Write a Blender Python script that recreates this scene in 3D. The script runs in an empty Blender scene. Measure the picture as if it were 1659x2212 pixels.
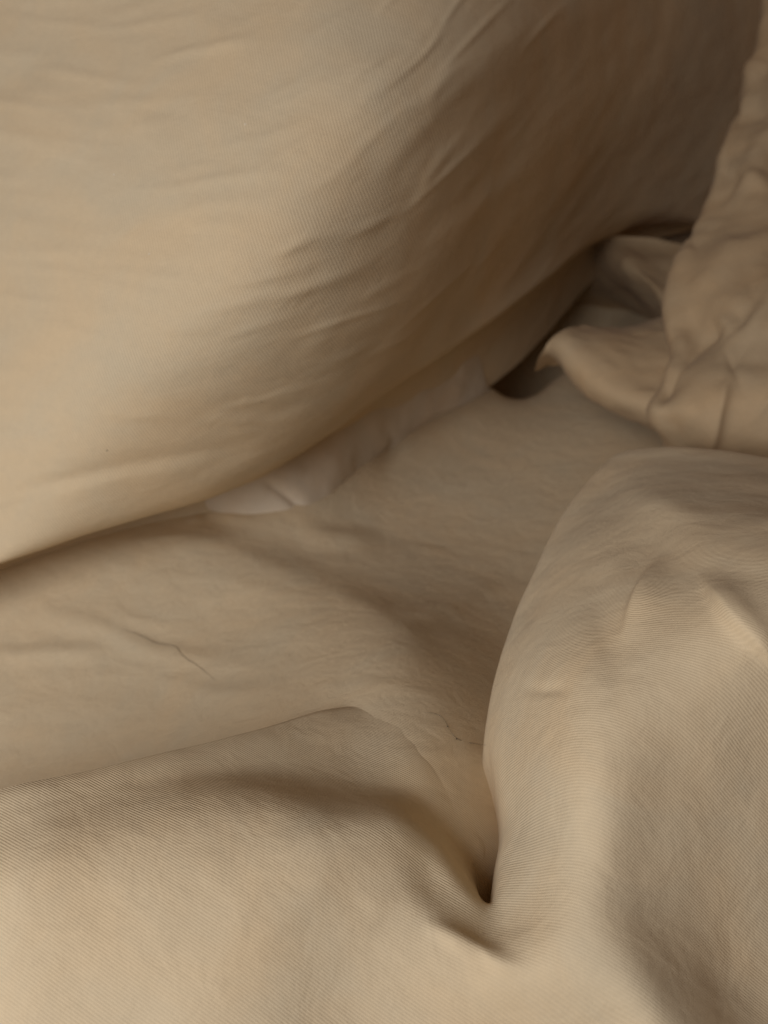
import bpy, math, random
import numpy as np
from mathutils import Matrix, Vector

# ------------------------------------------------------------------ camera
C0 = np.array([0.0, 0.0, 0.17])
PITCH = math.radians(42.0)
FPX = 26.0 / 36.0 * 2212.0            # focal length in the 1659 x 2212 survey grid
FW = np.array([0.0, math.cos(PITCH), -math.sin(PITCH)])
UP = np.array([0.0, math.sin(PITCH), math.cos(PITCH)])
RT = np.array([1.0, 0.0, 0.0])

scene = bpy.context.scene
cam_data = bpy.data.cameras.new("camera")
cam = bpy.data.objects.new("camera", cam_data)
scene.collection.objects.link(cam)
cam.location = C0
cam.rotation_euler = (math.pi / 2 - PITCH, 0, 0)
cam_data.sensor_fit = 'VERTICAL'
cam_data.sensor_height = 36.0
cam_data.lens = 26.0
cam_data.clip_start = 0.005
cam_data.clip_end = 20.0
cam_data.dof.use_dof = True
cam_data.dof.focus_distance = 0.136
cam_data.dof.aperture_fstop = 16.0
scene.camera = cam

# ------------------------------------------------------------------ light
world = bpy.data.worlds.new("World")
scene.world = world
world.use_nodes = True
bg = world.node_tree.nodes["Background"]
bg.inputs[0].default_value = (1.0, 0.52, 0.23, 1)
bg.inputs[1].default_value = 0.075

def area(name, loc, target, size, power, col):
    d = bpy.data.lights.new(name, 'AREA')
    d.shape = 'DISK'; d.size = size; d.energy = power; d.color = col
    o = bpy.data.objects.new(name, d)
    scene.collection.objects.link(o)
    o.location = loc
    v = np.array(target) - np.array(loc)
    o.rotation_euler = Vector(v).to_track_quat('-Z', 'Y').to_euler()
    return o
area("bedside_lamp_light", (-0.222, -0.175, 0.325), (0, 0.12, 0.05), 0.32, 1.58, (1.0, 0.985, 0.97))

scene.view_settings.view_transform = 'Standard'
scene.view_settings.look = 'None'
scene.view_settings.exposure = 0.0
scene.view_settings.gamma = 1.0
scene.cycles.max_bounces = 10
scene.cycles.diffuse_bounces = 8

# ------------------------------------------------------------------ helpers
rng = np.random.default_rng(7)

def ray(x, y):
    u = (x - 829.5) / FPX
    v = (1106.0 - y) / FPX
    return FW + RT * u + UP * v
def at_z(x, y, zmm):
    r = ray(x, y)
    return C0 + r * ((C0[2] - zmm / 1000.0) / -r[2])
def at_d(x, y, d):
    return C0 + ray(x, y) * d
def survey(P):
    q = P - C0
    d = np.maximum(q @ FW, 1e-3)
    return np.stack([829.5 + FPX * (q @ RT) / d, 1106.0 - FPX * (q @ UP) / d], -1)

def spline(Y, n, knots=None):
    """natural cubic spline through the rows of Y (k, ...), n samples"""
    k = len(Y); S = Y.reshape(k, -1)
    x = np.arange(k, dtype=float) if knots is None else knots
    hh = np.diff(x)[:, None]
    A = np.zeros((k, k)); B = np.zeros_like(S)
    A[0, 0] = A[-1, -1] = 1
    for i in range(1, k - 1):
        A[i, i-1:i+2] = (hh[i-1, 0], 2*(hh[i-1, 0]+hh[i, 0]), hh[i, 0])
        B[i] = 6*((S[i+1]-S[i])/hh[i] - (S[i]-S[i-1])/hh[i-1])
    M = np.linalg.solve(A, B)
    # samples spread half by knot number, half by length
    t = 0.5*np.linspace(x[0], x[-1], n) + 0.5*np.interp(np.linspace(0, k-1, n), np.arange(k), x)
    i = np.clip(np.searchsorted(x, t, side='right') - 1, 0, k - 2); w = hh[i]
    f = (t - x[i])[:, None]/w; g = 1 - f
    R = S[i]*g + S[i+1]*f + w*w/6*((g**3 - g)*M[i] + (f**3 - f)*M[i+1])
    return R.reshape((n,) + Y.shape[1:])

def knots_of(G):
    d = np.linalg.norm(np.diff(G, axis=0), axis=-1)
    d = d.reshape(len(d), -1).mean(1)**0.65
    return np.concatenate([[0], np.cumsum(d)])

def loft(ctrl, nu, nv, smooth=0):
    G = np.array(ctrl, float)
    ku = knots_of(G); kv = knots_of(G.transpose(1, 0, 2))
    G = spline(G, nu, ku)
    G = spline(G.transpose(1, 0, 2), nv, kv).transpose(1, 0, 2)
    for _ in range(smooth):
        H = G.copy()
        H[1:-1, 1:-1] = 0.5*G[1:-1, 1:-1] + 0.125*(G[2:, 1:-1]+G[:-2, 1:-1]+G[1:-1, 2:]+G[1:-1, :-2])
        G = H
    return G

def normals(G):
    a = np.gradient(G, axis=0); b = np.gradient(G, axis=1)
    n = np.cross(a, b)
    return n / (np.linalg.norm(n, axis=-1, keepdims=True) + 1e-12)

def seg_dist(S, pts):
    """signed distance and 0..1 position of survey points S along a polyline"""
    pts = np.array(pts, float)
    seg = np.linalg.norm(np.diff(pts, axis=0), axis=1); L = seg.sum(); c = np.concatenate([[0], np.cumsum(seg)])
    best = np.full(S.shape[:-1], 1e9); tt = np.zeros_like(best); sg = np.zeros_like(best)
    for i in range(len(seg)):
        d = (pts[i+1]-pts[i]) / seg[i]
        q = S - pts[i]
        s = np.clip(q @ d, 0, seg[i])
        w = q - s[..., None]*d
        dist = np.linalg.norm(w, axis=-1)
        m = dist < best
        best = np.where(m, dist, best); tt = np.where(m, (c[i]+s)/L, tt)
        sg = np.where(m, np.sign(d[0]*q[..., 1]-d[1]*q[..., 0]), sg)
    return best*sg, tt

def smooth_line(pts, n=24):
    return spline(np.array(pts, float), n)

def ridge(S, pts, amp, wl, wr=None, taper=0.3, sharp=False):
    """fold: amp in mm, wl / wr half widths on its two sides (wr is the side to the right of travel)"""
    wr = wl if wr is None else wr
    out = np.zeros(S.shape[:-1]); L = smooth_line(pts, 14); pad = 2.8*max(wl, wr)
    m = np.all((S > L.min(0)-pad) & (S < L.max(0)+pad), axis=-1)
    if not m.any(): return out
    d, t = seg_dist(S[m], L)
    w = np.where(d > 0, wr, wl)
    prof = np.exp(1 - np.sqrt(1 + (2.2*d/w)**2)) if sharp else np.exp(-(d/w)**2)
    e = np.ones_like(t)
    if taper > 0:
        e = np.clip(np.minimum(t, 1-t)/taper, 0, 1); e = e*e*(3-2*e)
    out[m] = amp/1000.0*prof*e
    return out

def vnoise(P, scale, seed):
    """smooth 3d value noise on points"""
    r = np.random.default_rng(seed); T = r.random((32, 32, 32))*2-1
    q = P/scale; i = np.floor(q).astype(int); f = q-i; f = f*f*f*(f*(f*6-15)+10)
    out = 0
    for dx in (0, 1):
        for dy in (0, 1):
            for dz in (0, 1):
                w = (f[..., 0] if dx else 1-f[..., 0])*(f[..., 1] if dy else 1-f[..., 1])*(f[..., 2] if dz else 1-f[..., 2])
                out = out + w*T[(i[..., 0]+dx) % 32, (i[..., 1]+dy) % 32, (i[..., 2]+dz) % 32]
    return out

def fbm(P, scale, seed, octv=3):
    return sum(vnoise(P, scale/2**k, seed+k)*0.5**k for k in range(octv))

def grid_mesh(name, grids, mat, label=None, cat=None, kind=None, parent=None):
    verts = []; faces = []; off = 0
    for G in grids:
        a, b = G.shape[:2]
        verts.append(G.reshape(-1, 3))
        I = np.arange(a*b).reshape(a, b) + off
        faces.append(np.stack([I[:-1, :-1], I[1:, :-1], I[1:, 1:], I[:-1, 1:]], -1).reshape(-1, 4))
        off += a*b
    V = np.concatenate(verts); F = np.concatenate(faces)
    me = bpy.data.meshes.new(name)
    me.vertices.add(len(V)); me.vertices.foreach_set("co", V.astype(np.float32).ravel())
    me.loops.add(F.size); me.loops.foreach_set("vertex_index", F.astype(np.int32).ravel())
    me.polygons.add(len(F)); me.polygons.foreach_set("loop_start", np.arange(0, F.size, 4, dtype=np.int32))
    me.update(calc_edges=True)
    me.polygons.foreach_set("use_smooth", np.ones(len(F), bool))
    me.materials.append(mat)
    o = bpy.data.objects.new(name, me)
    scene.collection.objects.link(o)
    if label: o["label"] = label
    if cat: o["category"] = cat
    if kind: o["kind"] = kind
    if parent:
        o.parent = parent
        o.matrix_parent_inverse = Matrix.Translation(-parent.location)
    return o

def thing(name, loc, label, cat):
    """an Empty at the foot of a thing that carries its parts"""
    o = bpy.data.objects.new(name, None)
    o.empty_display_size = 0.02
    scene.collection.objects.link(o)
    o.location = loc
    o["label"] = label; o["category"] = cat
    return o

# ------------------------------------------------------------------ materials
def fabric(name, base, k, pitch, twill=1.0, crinkle=0.35, cr_scale=(90, 90, 90), seed=0.0):
    """cotton sateen: fine diagonal twill rows across k, soft crinkles, slight dye mottling"""
    m = bpy.data.materials.new(name); m.use_nodes = True
    nt = m.node_tree; N = nt.nodes; L = nt.links
    p = N["Principled BSDF"]
    p.inputs["Roughness"].default_value = 0.78
    p.inputs["Specular IOR Level"].default_value = 0.08
    p.inputs["Sheen Weight"].default_value = 0.05
    p.inputs["Sheen Roughness"].default_value = 0.45
    p.inputs["Sheen Tint"].default_value = (0.86, 0.88, 0.95, 1)
    geo = N.new("ShaderNodeNewGeometry")
    def math_(op, a, b=None):
        n = N.new("ShaderNodeMath"); n.operation = op
        for i, v in enumerate((a, b)):
            if v is None: continue
            if isinstance(v, (int, float)): n.inputs[i].default_value = v
            else: L.new(v, n.inputs[i])
        return n.outputs[0]
    def noise(scale, detail=3, rough=0.55, vec=None, dist=0.0):
        n = N.new("ShaderNodeTexNoise"); n.inputs["Scale"].default_value = scale
        n.inputs["Detail"].default_value = detail; n.inputs["Roughness"].default_value = rough
        n.inputs["Distortion"].default_value = dist
        L.new(vec or geo.outputs["Position"], n.inputs["Vector"]); return n
    # twill rows
    dot = N.new("ShaderNodeVectorMath"); dot.operation = 'DOT_PRODUCT'
    L.new(geo.outputs["Position"], dot.inputs[0])
    kk = np.array(k, float); kk /= np.linalg.norm(kk)
    dot.inputs[1].default_value = kk * (2*math.pi/pitch)
    wob = noise(70, 2)
    ph = math_('ADD', dot.outputs["Value"], math_('MULTIPLY', wob.outputs["Fac"], 5.0))
    row = math_('SINE', ph)
    # broken along the row by single yarn floats
    yarn = noise(2600, 2, 0.6)
    yv = math_('MULTIPLY', math_('SUBTRACT', yarn.outputs["Fac"], 0.5), 1.6)
    weave = math_('ADD', math_('MULTIPLY', row, 0.75), yv)
    # colour
    mp = N.new("ShaderNodeMapping"); mp.inputs["Location"].default_value = (seed, seed*1.7, -seed)
    L.new(geo.outputs["Position"], mp.inputs["Vector"])
    tone = noise(34, 4, 0.6, mp.outputs[0], 0.6)
    r1 = N.new("ShaderNodeValToRGB"); L.new(tone.outputs["Fac"], r1.inputs[0])
    b = np.array(base)
    r1.color_ramp.elements[0].position = 0.32; r1.color_ramp.elements[1].position = 0.68
    r1.color_ramp.elements[0].color = (*(b*(0.96, 0.99, 1.03)), 1)
    r1.color_ramp.elements[1].color = (*(b*(1.03, 1.0, 0.97)), 1)
    mul = math_('ADD', math_('MULTIPLY', weave, 0.075*twill), 1.0)
    fib = noise(420, 4, 0.7, mp.outputs[0])
    mul = math_('MULTIPLY', mul, math_('ADD', math_('MULTIPLY', fib.outputs["Fac"], 0.12), 0.94))
    vm = N.new("ShaderNodeVectorMath"); vm.operation = 'SCALE'
    L.new(r1.outputs[0], vm.inputs[0]); L.new(mul, vm.inputs["Scale"])
    L.new(vm.outputs[0], p.inputs["Base Color"])
    # relief
    mc = N.new("ShaderNodeMapping"); mc.inputs["Scale"].default_value = cr_scale
    mc.inputs["Location"].default_value = (seed*3, -seed, seed)
    L.new(geo.outputs["Position"], mc.inputs["Vector"])
    cr = noise(1.0, 4, 0.5, mc.outputs[0], 0.4)
    b1 = N.new("ShaderNodeBump"); b1.inputs["Strength"].default_value = crinkle; b1.inputs["Distance"].default_value = 0.004
    L.new(cr.outputs["Fac"], b1.inputs["Height"])
    b2 = N.new("ShaderNodeBump"); b2.inputs["Strength"].default_value = 0.5*twill; b2.inputs["Distance"].default_value = 0.00012
    L.new(weave, b2.inputs["Height"]); L.new(b1.outputs[0], b2.inputs["Normal"])
    L.new(b2.outputs[0], p.inputs["Normal"])
    return m

BEIGE = (0.65, 0.528, 0.358)
mat_pillow = fabric("pillowcase_sateen", BEIGE, (0.93, 0.0, 0.36), 0.00072, 0.75, 0.12, (60, 60, 140), 0.3)
mat_duvet = fabric("duvet_cover_sateen", BEIGE, (0.45, 0.9, 0.0), 0.00040, 0.68, 0.16, (110, 130, 110), 2.3)
mat_sheet = mat_duvet                   # sheet and duvet cover are one set of linen
mat_bunch = fabric("bunched_sateen_shaded", (0.50, 0.375, 0.235), (0.3, 0.3, 0.9), 0.00056, 0.6, 0.2, (60, 60, 60), 3.9)  # base colour browned to stand in for weaker light on the blanket

# ------------------------------------------------------------------ bed sheet
gx = np.linspace(-0.42, 0.62, 620); gy = -0.12 + 0.95*np.linspace(0, 1, 640)**1.25
X, Y = np.meshgrid(gx, gy, indexing='ij')
def sheet_z(x, y):
    """the mattress sags away to the back right of a swell"""
    s_ = ((x + 0.065)*0.53 + (y - 0.174)*0.85) - 0.004
    sp = 0.012*np.logaddexp(0, s_/0.012)
    hump = 0.037*np.exp(-(x - 0.004)**2/(2*np.where(x > 0.004, 0.0255, 0.034)**2) - (y - 0.068)**2/(2*np.where(y > 0.068, 0.044, 0.036)**2))
    return -0.026*np.tanh(0.34*sp/0.026) + hump
G = np.stack([X, Y, sheet_z(X, Y)], -1)
B0 = G[..., 2].copy()
S = survey(G)
h = np.zeros_like(X)
def fold(S, pts, amp, wl, wr=None, taper=0.3):
    Q = G.copy(); Q[..., 2] = B0 + 0.8*max(amp, 0)/1000.0
    return ridge(survey(Q) if amp > 1.2 else S, pts, amp, wl, wr, taper)
# bunched fold that runs along the foot of the pillow
h += fold(S, [(470, 1120), (600, 1082), (720, 1050), (830, 985), (960, 918), (1090, 848), (1180, 795)], 7.0, 70, 40, 0.25)
h += fold(S, [(1040, 830), (1130, 765), (1220, 695), (1330, 665), (1440, 660)], -62.0, 130, 46, 0.25)
h += fold(S, [(410, 1085), (460, 1102), (525, 1118), (580, 1122)], 1.6, 10, 12, 0.5)
h += fold(S, [(400, 1130), (450, 1115)], 1.0, 9, 9, 0.5)
h += fold(S, [(820, 930), (850, 975), (800, 1050)], -3.0, 22, 22, 0.5)
# long swell that crosses the sheet towards the duvet
h += fold(S, [(-200, 1300), (60, 1230), (230, 1195), (400, 1175), (540, 1212), (660, 1262), (770, 1305), (900, 1390), (960, 1450)], 2.5, 45, 110, 0.12)
h += fold(S, [(620, 1130), (720, 1155), (840, 1150)], 2.0, 22, 22, 0.4)
h += fold(S, [(830, 1322), (900, 1328), (990, 1300), (1110, 1235)], 1.6, 22, 14, 0.4)
# small wrinkles on the left
h += fold(S, [(-60, 1345), (90, 1338), (230, 1362), (300, 1395), (450, 1428), (660, 1440)], 0.8, 18, 24, 0.4)
h += fold(S, [(-60, 1425), (120, 1412), (280, 1412)], 0.9, 16, 18, 0.4)
h += fold(S, [(180, 1300), (320, 1350), (470, 1372)], 0.5, 14, 14, 0.4)
h += fold(S, [(330, 1470), (480, 1500), (640, 1480)], 0.6, 20, 24, 0.4)
r2 = random.Random(9)
for _ in range(34):
    x, y = r2.uniform(-100, 1050), r2.uniform(1130, 1640)
    a = math.radians(r2.uniform(-14, 22)); L = r2.uniform(60, 200)
    c, sn = math.cos(a)*L, math.sin(a)*L; b = r2.uniform(-16, 16)
    h += fold(S, [(x - c, y - sn), (x, y + b), (x + c, y + sn)], r2.uniform(0.10, 0.32), r2.uniform(8, 16), None, 0.5)
h += 0.0006*fbm(G*np.array([0.55, 1.3, 1]), 0.05, 11)
G[..., 2] = B0 + h
SHEET = (G.reshape(-1, 3), survey(G).reshape(-1, 2))
sheet = grid_mesh("bed_sheet", [G], mat_sheet,
    "flat beige bed sheet in the shaded hollow between the pillow and the puffed duvet", "bed sheet")

# ------------------------------------------------------------------ pillow
cols = [  # foot contour (x, y, z mm), then face points (x, y, depth m) going up
    [(-700, 1480, 20), (-690, 1250, .32), (-680, 1000, .32), (-680, 700, .32), (-680, 350, .33), (-680, 0, .34), (-680, -350, .36)],
    [(-330, 1345, 22), (-325, 1235, .238), (-320, 1020, .240), (-320, 720, .245), (-320, 360, .252), (-320, 0, .262), (-320, -400, .28)],
    [(0, 1221, 22), (0, 1110, .200), (0, 950, .197), (0, 690, .201), (0, 340, .210), (0, 0, .221), (0, -400, .24)],
    [(290, 1118, 22), (290, 1020, .199), (290, 880, .189), (290, 640, .184), (290, 320, .192), (290, 0, .204), (290, -400, .225)],
    [(560, 1028, 20), (560, 945, .212), (560, 820, .197), (560, 600, .180), (560, 300, .182), (560, 0, .193), (560, -400, .218)],
    [(850, 842, 24), (845, 785, .234), (835, 700, .215), (820, 520, .196), (810, 260, .184), (810, 0, .191), (810, -400, .22)],
    [(1110, 650, 30), (1100, 605, .293), (1085, 540, .270), (1070, 420, .240), (1050, 210, .214), (1040, 0, .209), (1040, -400, .240)],
    [(1330, 505, 12), (1330, 465, .366), (1325, 400, .347), (1315, 300, .318), (1300, 160, .288), (1290, 0, .274), (1280, -350, .290)],
    [(1530, 488, -5), (1530, 450, .440), (1530, 385, .424), (1525, 290, .402), (1520, 150, .380), (1515, 0, .368), (1510, -300, .375)],
    [(1900, 470, -20), (1900, 430, .60), (1900, 360, .585), (1900, 270, .57), (1900, 140, .55), (1900, 0, .54), (1900, -260, .54)],
]
ctrl = []
for c in cols:
    f = at_z(*c[0]); face = [at_d(*q) for q in c[1:]]
    under = f + np.array([0.012, 0.035, 0]); under[2] = -0.02
    tip = face[-1]
    crest = tip + np.array([0.01, 0.07, 0.012]); back = tip + np.array([0.02, 0.16, -0.04]); heel = tip + np.array([0.02, 0.19, 0]); heel[2] = -0.03
    mid = f + np.array([0.003, 0.022, -0.010])
    ctrl.append([under, mid, f] + face + [crest, back, heel])
G = loft(ctrl, 520, 520, 2)
S = survey(G); n = normals(G)
if n[260, 220, 1] > 0: n = -n
vis = np.ones(S.shape[:2])
h = np.zeros(S.shape[:2])
# crease of the case running along the foot
h += ridge(S, [(-300, 1185), (0, 1110), (200, 1052), (380, 1010), (540, 982)], 0.8, 20, 40, 0.2)
h += ridge(S, [(-300, 1150), (0, 1078), (200, 1025), (380, 990), (560, 962)], -0.5, 18, 16, 0.2)
# drag lines fanning over the turn of the pillow
for pts, a, w in (
    ([(1180, 20), (1040, 140), (900, 280), (780, 430)], 1.3, 24),
    ([(1240, 120), (1090, 250), (950, 390), (820, 560)], 1.2, 26),
    ([(1080, 60), (930, 200), (800, 330)], 1.0, 18),
    ([(1250, 260), (1100, 390), (980, 500), (880, 640)], 1.2, 26),
    ([(1000, 20), (880, 130), (760, 240), (640, 330)], 0.8, 18),
    ([(1120, 480), (980, 600), (870, 720), (800, 830)], 1.0, 26),
    ([(900, 60), (760, 150), (600, 230)], 0.6, 18),
    ([(760, 640), (700, 720), (620, 800)], 0.6, 22),
    ([(1200, 600), (1080, 690), (950, 780), (850, 870)], 1.6, 20),
    ([(120, 30), (60, 130), (-40, 260)], -2.0, 50),
    ([(-100, 470), (120, 490), (300, 515), (480, 500)], 0.28, 14),
    ([(-100, 560), (160, 540), (330, 560)], 0.25, 13),
    ([(-60, 640), (180, 610), (360, 640), (520, 620)], 0.25, 14),
    ([(330, 420), (520, 440), (700, 400), (860, 330)], 0.5, 16),
    ([(420, 540), (600, 540), (760, 480)], 0.45, 15),
    ([(440, 900), (540, 870), (650, 870)], 0.4, 12),
):
    h += ridge(S, pts, 0.5*a, w, None, 0.45)
r2 = random.Random(5)
for _ in range(130):                      # fine drag wrinkles, following the pull of the case
    x, y = r2.uniform(-100, 1250), r2.uniform(-60, 960 - 0.25*0)
    tx = min(1, max(0, (x + 0.35*(500 - y) - 250)/800))
    a = math.radians(6 - 56*tx + r2.uniform(-9, 9)); L = r2.uniform(60, 190)
    c, sn = math.cos(a)*L, math.sin(a)*L; b = r2.uniform(-14, 14)
    h += ridge(S, [(x - c, y - sn), (x + b*sn/L, y - b*c/L), (x + c, y + sn)], r2.uniform(0.10, 0.34)*(1 + 0.5*tx), r2.uniform(7, 15), None, 0.5)
h += 0.0009*fbm(G*np.array([0.8, 0.6, 1.6]), 0.045, 21)
G = G + n*h[..., None]
PILLOW = (G.reshape(-1, 3), survey(G).reshape(-1, 2))
pillow = thing("pillow", (-0.03, 0.25, -0.01), "plump beige pillow in a smooth cotton case, filling the upper left", "pillow")
grid_mesh("pillowcase", [G], mat_pillow, parent=pillow)

# underside of the case, cool light on it painted pale, squeezed out below the edge
mat_under = fabric("pillow_underside_cool_lit", (0.64, 0.55, 0.43), (0.93, 0.0, 0.36), 0.00072, 0.5, 0.15, (60, 60, 90), 5.2)
edge = [((380, 1065), (392, 1098)), ((450, 1040), (455, 1105)), ((540, 1000), (540, 1120)), ((620, 965), (640, 1122)), ((700, 930), (735, 1080)),
        ((780, 890), (815, 1010)), ((860, 845), (905, 945)), ((940, 795), (985, 902)), ((1010, 745), (1062, 852))]
ctrl = []
for i, (t_, b_) in enumerate(edge):
    lo = at_z(b_[0], b_[1], 0)
    for _ in range(12):
        lo = at_z(b_[0], b_[1], 1000*sheet_z(lo[0], lo[1]))
    hi = at_z(t_[0], t_[1], 16 - 0.5*i) + np.array([0.0, 0.012, 0])
    wav = 0.0022*math.sin(i*2.1)
    m1 = lo*0.72 + hi*0.28 + np.array([0, -0.003, 0.002 + wav]); m2 = lo*0.4 + hi*0.6 + np.array([0, -0.002, 0.004 - wav])
    tuck = lo + np.array([0, 0.010, -0.006])
    ctrl.append([tuck, lo + np.array([0, 0, 0.0005]), m1, m2, hi])
U_ = loft(ctrl, 260, 110, 1)
S = survey(U_); n = normals(U_)
if n[130, 60, 2] < 0: n = -n
h = ridge(S, [(555, 1035), (600, 1060), (665, 1108)], -1.5, 16, 12, 0.3, True)
h += ridge(S, [(430, 1092), (470, 1104), (525, 1118)], 0.9, 12, 10, 0.5, True)
h += ridge(S, [(820, 930), (850, 960), (800, 1040)], -1.4, 18, 18, 0.4, True)
h += ridge(S, [(900, 900), (1000, 870), (1060, 830)], 1.0, 14, 14, 0.4, True)
U_ = U_ + n*(h + 0.0007*fbm(U_, 0.02, 55))[..., None]
under_part = grid_mesh("case_underside", [U_], mat_under, parent=pillow)
under_part["label"] = "strip of the pillowcase showing below its edge, cool light painted in as pale grey"

# ------------------------------------------------------------------ duvet
st = [  # outer edge, hollow, foot of the fold, fold, then towards the viewer or over the mound (x, y, z mm)
 [(-800,1960,20),(-800,1985,23),(-800,2010,25),(-800,2040,26),(-790,2100,26),(-790,2200,25),(-790,2380,20),(-790,2750,6)],
 [(-350,1800,40),(-345,1830,44),(-342,1860,45),(-340,1890,46),(-340,1960,46),(-335,2090,43),(-330,2300,37),(-330,2700,20)],
 [(0,1702,50),(4,1735,52),(6,1765,52.8),(8,1795,53.3),(10,1880,55),(10,2020,52),(10,2230,46),(0,2650,28)],
 [(290,1643,46.5),(286,1680,48.5),(283,1705,49.5),(280,1735,51),(275,1820,54.5),(265,1990,52),(260,2230,46),(250,2650,28)],
 [(560,1575,38.5),(560,1630,41),(558,1675,43),(555,1705,49),(545,1800,54),(510,1990,52),(480,2230,46),(460,2650,28)],
 [(800,1525,0),(780,1618,35.5),(756,1695,39.5),(742,1738,48),(722,1815,53),(690,1980,50),(680,2230,43),(660,2650,28)],
 [(960,1545,1.5),(930,1650,2),(886,1718,2),(862,1754,47),(850,1830,50),(830,2000,48),(840,2230,41),(860,2650,28)],
 [(1035,1640,1.5),(1005,1730,2),(962,1790,2),(945,1822,44),(925,1900,47),(925,2020,48),(980,2230,42),(1000,2650,32)],
 [(1062,1760,1.5),(1046,1840,2),(1024,1886,2),(1010,1908,43),(998,1975,46),(1010,2075,48),(1080,2230,42),(1150,2650,32)],
 [None,None,None,(1057,1950,42),(1066,2012,46),(1105,2095,49.5),(1230,2230,43),(1350,2650,32)],
 [None,None,None,(1067,1930,42),(1122,1975,48),(1210,2060,53),(1330,2230,45),(1480,2640,32)],
 [None,None,None,(1078,1850,41),(1160,1890,51),(1270,1990,56),(1430,2230,48),(1650,2600,34)],
 [(1057,1720,26),None,(1075,1725,38),(1110,1740,46),(1200,1770,57),(1330,1850,60),(1560,2050,45),(2000,2350,25)],
 [(1050,1600,34),None,(1070,1605,43),(1110,1610,50),(1210,1640,62),(1360,1690,66),(1659,1800,53),(2200,1950,30)],
 [(1088,1405,38),None,(1105,1415,47),(1140,1425,54),(1230,1450,65),(1390,1510,71),(1680,1580,65),(2200,1650,40)],
 [(1145,1265,38),None,(1160,1280,46),(1190,1295,54),(1270,1330,64),(1410,1390,72.5),(1680,1440,74),(2200,1480,50)],
 [(1210,1130,36),None,(1222,1150,44),(1250,1175,52),(1320,1220,62),(1440,1290,72),(1690,1330,79),(2200,1350,50)],
 [(1275,1040,34),None,(1290,1065,42),(1315,1095,50),(1375,1150,61),(1480,1220,71),(1700,1250,79),(2200,1250,50)],
 [(1335,984,34),None,(1350,1010,42),(1375,1045,51),(1430,1100,62),(1520,1160,71),(1710,1190,78),(2200,1180,50)],
 [(1450,978,40),None,(1460,1000,47),(1475,1030,54),(1510,1080,63),(1580,1130,71),(1740,1150,76),(2200,1120,50)],
 [(1659,1000,45),None,(1660,1020,52),(1665,1045,58),(1675,1085,66),(1700,1110,72),(1800,1110,75),(2200,1060,50)],
 [(1900,1020,45),None,(1900,1035,52),(1910,1060,58),(1920,1080,64),(1940,1085,68),(2000,1085,70),(2300,1030,50)],
]
ctrl = []
for i, c in enumerate(st):
    P = [None if q is None else at_z(*q) for q in c]
    for q, p in zip(c, P):               # edges that lie on the sheet
        if q is not None and q[2] <= 2:
            r = ray(q[0], q[1])
            for _ in range(12):
                zz = sheet_z(p[0], p[1]) + (q[2] - 1.2)*0.0009
                p[:] = C0 + r*((C0[2] - zz)/-r[2])
    d = P[4] - P[3]; d[2] = 0; d /= np.linalg.norm(d)
    if P[0] is None:                      # fold edge rolls straight under
        z = P[3][2]
        P[2] = P[3] + d*0.001; P[2][2] = z*0.72
        P[1] = P[3] + d*0.006; P[1][2] = z*0.42
        P[0] = P[3] + d*0.009; P[0][2] = z*0.15
    elif P[1] is None:
        P[1] = P[0]*0.72 + P[2]*0.28; P[1][2] = P[0][2]*0.45 + P[2][2]*0.55
    e = P[0].copy(); z0 = e[2]
    back = 0.012*min(1, max(0, z0)/0.03)
    m1 = e + d*back*0.25; m1[2] = z0 - 0.45*abs(z0) - 0.004
    m2 = e + d*back*1.3; m2[2] = min(-0.03, z0 - 0.02)
    ctrl.append([m2, m1] + P)
G = loft(ctrl, 900, 420, 14)
wk = np.clip((240 - np.arange(900))/60.0, 0, 1)[:, None, None]      # relax the even left stretch
W = wk[:240]; Q = G[:240, 120:388].copy()
for _ in range(420):
    Q[:, 1:-1] += W*(0.25*(Q[:, 2:] + Q[:, :-2]) - 0.5*Q[:, 1:-1])
G[:240, 120:388] = Q
S = survey(G)
wt = (np.exp(-(((S[..., 0] - 1050)/120)**2 + ((S[..., 1] - 2040)/110)**2))*np.clip((np.arange(420)[None, :] - 232)/25.0, 0, 1))[330:470, 200:400, None]
Q = G[330:470, 200:400].copy()                                       # ease the gathered cloth below the notch
for _ in range(260):
    Q[1:-1, 1:-1] += wt[1:-1, 1:-1]*(0.25*(Q[2:, 1:-1] + Q[:-2, 1:-1] + Q[1:-1, 2:] + Q[1:-1, :-2]) - Q[1:-1, 1:-1])*0.8
G[330:470, 200:400] = Q
S = survey(G)                                                       # beyond the fold the cover settles onto the sheet
reg = (S[..., 0] > 640) & (S[..., 0] < 1075) & (S[..., 1] < 1990) & (S[..., 1] > 1440) & (np.arange(420)[None, :] < 250) & (np.arange(900)[:, None] < 366)
Q = G[reg]; dq, _t = seg_dist(S[reg], smooth_line([(560, 1690), (650, 1716), (742, 1738), (862, 1754), (945, 1822), (1010, 1908), (1048, 1942)], 30))
away = np.maximum(-dq, 0)
free = np.clip((960 - S[reg][:, 0])/320, 0, 1)
lim = sheet_z(Q[:, 0], Q[:, 1]) + 0.0006 - 0.0024*np.clip((away - 55)/110, 0, 1) + 0.020*np.exp(-away/26.0) + 0.030*free**2
Q[:, 2] = np.where(dq < 0, lim - 0.0012*np.logaddexp(0, (lim - Q[:, 2])/0.0012), Q[:, 2])
G[reg] = Q
S = survey(G); n = normals(G)
if n[100, 300, 2] < 0: n = -n
top = np.clip((G[..., 2] - 0.008)/0.012, 0, 1)*(np.arange(420)[None, :] > 70)
h = np.zeros(S.shape[:2])
h += ridge(S, [(1335, 1400), (1370, 1320), (1405, 1255), (1450, 1190)], 2.0, 14, 40, 0.5)
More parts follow.
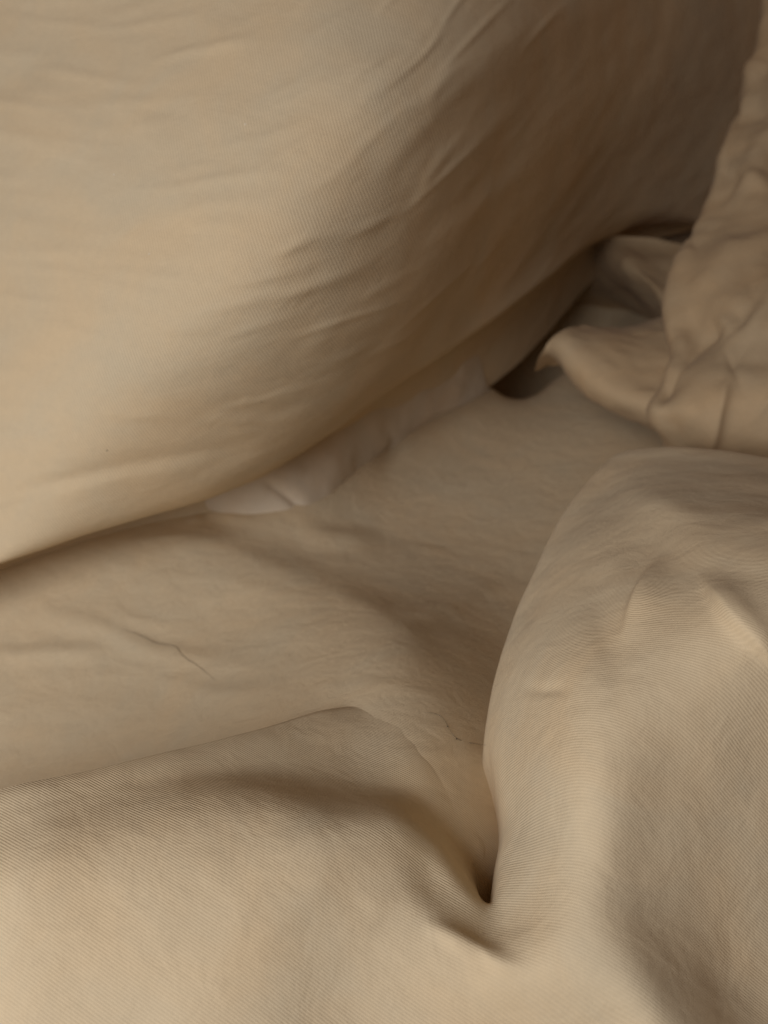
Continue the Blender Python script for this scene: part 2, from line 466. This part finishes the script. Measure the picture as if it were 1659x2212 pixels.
h += ridge(S, [(1510, 1230), (1560, 1310), (1610, 1365), (1700, 1450)], 2.2, 46, 17, 0.35)
h += ridge(S, [(1300, 1150), (1290, 1290), (1320, 1420), (1340, 1560)], -0.5, 34, 30, 0.4)
h += ridge(S, [(1330, 1050), (1420, 1090), (1560, 1130)], 0.8, 30, 30, 0.5)
h += ridge(S, [(1110, 1480), (1170, 1490), (1250, 1480)], -0.5, 14, 14, 0.5)
h += ridge(S, [(905, 1830), (925, 1900), (920, 1975)], -0.4, 30, 42, 0.5)
h += ridge(S, [(900, 1975), (980, 2030), (1080, 2080), (1160, 2085)], 1.4, 24, 18, 0.4)
h += ridge(S, [(1540, 2040), (1600, 2130), (1690, 2260)], -0.5, 80, 60, 0.3)
h += ridge(S, [(520, 2080), (640, 1960), (790, 1830)], 0.25, 30, 30, 0.4)
h += ridge(S, [(340, 2120), (480, 1960), (610, 1820)], -0.22, 34, 34, 0.4)
h += ridge(S, [(660, 2090), (770, 2000), (890, 1880)], 0.25, 30, 30, 0.4)
h += ridge(S, [(1490, 1450), (1470, 1700), (1410, 1900), (1270, 2090)], -1.5, 300, 150, 0.3)
h = h*top + 0.0006*fbm(G, 0.03, 31)
G = G + n*h[..., None]
BED = (np.concatenate([SHEET[0], G.reshape(-1, 3)]), np.concatenate([SHEET[1], survey(G).reshape(-1, 2)]))
duvet = grid_mesh("duvet", [G], mat_duvet,
    "puffed beige duvet with twill cover, rising in the foreground and right into a rounded mound", "duvet")

# ------------------------------------------------------------------ bunched blanket, upper right
rows = [  # left outline to right, (x, y, depth)
 [(1700,-150,.40),(1680,-150,.345),(1720,-150,.330),(1800,-150,.325),(1950,-150,.33),(2300,-150,.36)],
 [(1700,60,.38),(1652,60,.330),(1690,60,.312),(1780,60,.305),(1940,60,.31),(2300,60,.34)],
 [(1670,230,.37),(1604,230,.318),(1640,235,.300),(1740,250,.295),(1920,250,.30),(2300,250,.33)],
 [(1640,330,.36),(1566,330,.308),(1600,345,.292),(1720,380,.292),(1900,400,.29),(2300,400,.32)],
 [(1600,440,.35),(1535,440,.300),(1580,450,.283),(1700,470,.275),(1890,480,.275),(2300,480,.31)],
 [(1530,580,.33),(1462,585,.280),(1510,590,.262),(1640,570,.262),(1860,570,.26),(2300,580,.30)],
 [(1520,700,.31),(1446,690,.268),(1490,700,.254),(1600,650,.246),(1840,650,.24),(2300,680,.28)],
 [(1510,800,.30),(1440,800,.250),(1500,790,.238),(1600,770,.236),(1830,760,.225),(2300,780,.27)],
 [(1500,890,.29),(1412,890,.242),(1470,880,.227),(1580,870,.228),(1820,870,.215),(2300,880,.26)],
 [(1500,960,.285),(1440,950,.246),(1500,945,.231),(1575,950,.233),(1810,960,.22),(2300,960,.26)],
 [(1500,1050,.28),(1455,1040,.262),(1510,1040,.25),(1580,1050,.25),(1810,1060,.24),(2300,1060,.27)],
]
rows = [[(r[1][0] + 22, r[1][1] + 4, r[1][2] + 0.035), r[1], (r[1][0] + 30, r[1][1], r[1][2] - 0.004),
         (r[2][0] + 25, r[2][1], r[2][2] + 0.004)] + r[3:] for r in rows]
A = loft([[at_d(*q) for q in r] for r in rows], 300, 260, 1)
S = survey(A); n = normals(A)
if n[150, 100, 1] > 0: n = -n
h = ridge(S, [(1570, 690), (1510, 750), (1455, 815), (1415, 890)], 3.0, 18, 50, 0.25, True)
h += ridge(S, [(1480, 700), (1470, 760), (1440, 830)], -2.0, 24, 24, 0.3)
h += ridge(S, [(1590, 790), (1565, 850), (1545, 930), (1535, 1010)], -2.2, 22, 24, 0.35, True)
h += ridge(S, [(1659, 600), (1600, 660), (1560, 700)], 3.0, 26, 30, 0.3)
h += ridge(S, [(1560, 345), (1600, 365), (1670, 420)], -1.6, 20, 20, 0.3)
h += ridge(S, [(1560, 250), (1640, 245), (1720, 245)], 2.0, 18, 18, 0.2)
h += ridge(S, [(1530, 520), (1600, 540), (1700, 500)], -2.0, 26, 26, 0.3)
r2 = random.Random(17)
for _ in range(26):
    x, y = r2.uniform(1440, 1700), r2.uniform(80, 960)
    a = math.radians(r2.choice((-62, -48, 70, 20)) + r2.uniform(-14, 14)); L = r2.uniform(40, 120)
    c, sn = math.cos(a)*L, math.sin(a)*L; b = r2.uniform(-12, 12)
    h += ridge(S, [(x - c, y - sn), (x + b, y), (x + c, y + sn)], r2.choice((-1, 1))*r2.uniform(0.5, 1.5), r2.uniform(12, 26), None, 0.5, True)
A = A + n*(h + 0.0016*fbm(A, 0.026, 41))[..., None]
flap = [  # curled flap reaching left out of the drape
 [(1520,640,.30),(1380,706,.315),(1280,705,.30),(1215,716,.285),(1185,742,.286),(1160,772,.292),(1150,800,.30)],
 [(1540,690,.28),(1420,720,.29),(1310,735,.283),(1235,750,.277),(1205,765,.283),(1210,775,.30),(1215,790,.32)],
 [(1560,750,.27),(1450,770,.272),(1350,785,.272),(1270,800,.272),(1238,812,.280),(1240,820,.30),(1245,830,.32)],
 [(1570,820,.26),(1470,830,.262),(1380,840,.263),(1310,850,.268),(1288,862,.278),(1290,868,.30),(1300,860,.32)],
 [(1580,880,.25),(1490,880,.254),(1430,885,.256),(1390,898,.264),(1382,910,.276),(1390,915,.30),(1400,905,.32)],
 [(1600,930,.25),(1540,925,.252),(1500,925,.254),(1470,932,.262),(1460,942,.272),(1465,945,.30),(1475,935,.32)],
]
B = loft([[at_d(*q) for q in r] for r in flap], 160, 160, 1)
B = B + normals(B)*(0.0014*fbm(B, 0.022, 43))[..., None]
inner = [  # loose cloth behind the drape, showing above the dark gap
 [(1620,540,.37),(1540,535,.385),(1440,520,.395),(1335,508,.40),(1240,540,.43),(1120,560,.46)],
 [(1600,600,.36),(1480,600,.372),(1400,560,.388),(1318,528,.405),(1240,575,.45),(1120,600,.48)],
 [(1600,650,.345),(1475,640,.356),(1408,610,.368),(1340,580,.392),(1250,620,.46),(1120,640,.49)],
 [(1600,700,.335),(1480,690,.350),(1425,665,.372),(1376,650,.42),(1280,660,.49),(1120,690,.52)],
 [(1600,760,.35),(1500,740,.38),(1450,725,.42),(1400,700,.47),(1300,690,.52),(1120,740,.54)],
]
D = loft([[at_d(*q) for q in r] for r in inner], 90, 90, 1)
D = D + normals(D)*(0.0014*fbm(D, 0.022, 45))[..., None]
bunch = thing("blanket", (0.19, 0.25, -0.02),
    "crumpled beige blanket, browned to stand for shade, hanging in folds behind the duvet mound, with one curled flap", "blanket")
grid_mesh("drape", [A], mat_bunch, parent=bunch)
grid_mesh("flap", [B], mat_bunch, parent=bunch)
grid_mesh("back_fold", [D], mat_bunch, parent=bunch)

# ------------------------------------------------------------------ hairs and lint caught on the cloth
def plain(name, col, rough=0.6):
    m = bpy.data.materials.new(name); m.use_nodes = True
    p = m.node_tree.nodes["Principled BSDF"]
    n = m.node_tree.nodes.new("ShaderNodeTexNoise"); n.inputs["Scale"].default_value = 900
    r = m.node_tree.nodes.new("ShaderNodeValToRGB")
    r.color_ramp.elements[0].color = (*[c*0.75 for c in col], 1); r.color_ramp.elements[1].color = (*[min(1, c*1.2) for c in col], 1)
    m.node_tree.links.new(n.outputs["Fac"], r.inputs[0]); m.node_tree.links.new(r.outputs[0], p.inputs["Base Color"])
    p.inputs["Roughness"].default_value = rough
    return m
mat_hair = plain("dark_hair", (0.03, 0.02, 0.013), 0.45)
mat_lint_dark = plain("dark_lint", (0.05, 0.04, 0.03), 0.9)
mat_lint_pale = plain("pale_lint", (0.85, 0.80, 0.72), 0.9)

def on(surf, pts):
    """points of a built surface nearest to survey positions"""
    V, S_ = surf
    out = []
    for q in pts:
        d = np.linalg.norm(S_ - np.array(q), axis=-1); dep = (V - C0) @ FW
        near = d < 7
        out.append(V[np.argmin(np.where(near, dep, 9 + d) if near.any() else d)])
    return np.array(out)

def tube(pts, r0, n=60, sides=6):
    P = spline(np.array(pts), n)
    T = np.gradient(P, axis=0); T /= np.linalg.norm(T, axis=1, keepdims=True)
    A = np.cross(T, np.array([0.2, 0.1, 1.0])); A /= np.linalg.norm(A, axis=1, keepdims=True); B_ = np.cross(T, A)
    r = r0*np.minimum(1, 0.25 + 6*np.minimum(np.linspace(0, 1, n), np.linspace(1, 0, n)))
    th = np.linspace(0, 2*math.pi, sides + 1)
    return P[:, None] + r[:, None, None]*(A[:, None]*np.cos(th)[None, :, None] + B_[:, None]*np.sin(th)[None, :, None])

def hair(pts, surf, r, lift, label):
    P = on(surf, pts) + np.array([0, -0.2, 1.0])*lift
    grid_mesh("hair_strand", [tube(P, r)], mat_hair, label, "hair")["group"] = "stray hairs on the bed sheet"

def lint(pt, surf, size, mat, label, grp, seed):
    P = on(surf, [pt])[0] + np.array([0, -0.6, 0.6])*size*0.3
    u = np.linspace(0, 2*math.pi, 13); v = np.linspace(0.02, math.pi - 0.02, 8)
    U, W = np.meshgrid(u, v, indexing='ij')
    K = np.stack([np.cos(U)*np.sin(W), np.sin(U)*np.sin(W), np.cos(W)], -1)
    K[-1] = K[0]
    k = 0.6*size*(1 + 0.5*vnoise(K + 5*seed, 0.7, seed))
    grid_mesh("lint_speck", [P + K*k[..., None]*np.array([1.3, 0.7, 0.8])], mat, label, "lint")["group"] = grp

hair([(268, 1358), (305, 1374), (345, 1386), (374, 1394), (398, 1418), (430, 1443), (464, 1467)], SHEET, 0.000042, 0.00015,
     "long thin dark hair lying over the wrinkles at the left of the bed sheet")
hair([(918, 1536), (945, 1548), (968, 1568), (990, 1592), (1015, 1606), (1044, 1612)], BED, 0.000042, 0.0004,
     "short fine dark hair on the bed sheet close to the duvet mound")
lint((966, 1568), BED, 0.00022, mat_lint_dark, "tiny dark speck at the upper bend of the short hair by the mound", "specks of lint on the bedding", 3)
lint((988, 1591), BED, 0.00028, mat_lint_dark, "tiny dark speck at the lower bend of the short hair by the mound", "specks of lint on the bedding", 4)
lint((570, 872), PILLOW, 0.00022, mat_lint_dark, "tiny dark speck on the pillow above the middle of its lower edge", "specks of lint on the bedding", 5)
lint((232, 980), PILLOW, 0.00026, mat_lint_dark, "tiny dark speck on the pillow just above the long crease at left", "specks of lint on the bedding", 6)
lint((530, 262), PILLOW, 0.00026, mat_lint_pale, "tiny pale lint fleck near the top of the pillow", "specks of lint on the bedding", 7)
lint((318, 545), PILLOW, 0.00022, mat_lint_pale, "tiny pale lint fleck on the pillow's left face, lowest pale one", "specks of lint on the bedding", 8)
lint((241, 378), PILLOW, 0.00024, mat_lint_pale, "tiny pale lint fleck on the upper left of the pillow, leftmost pale one", "specks of lint on the bedding", 9)
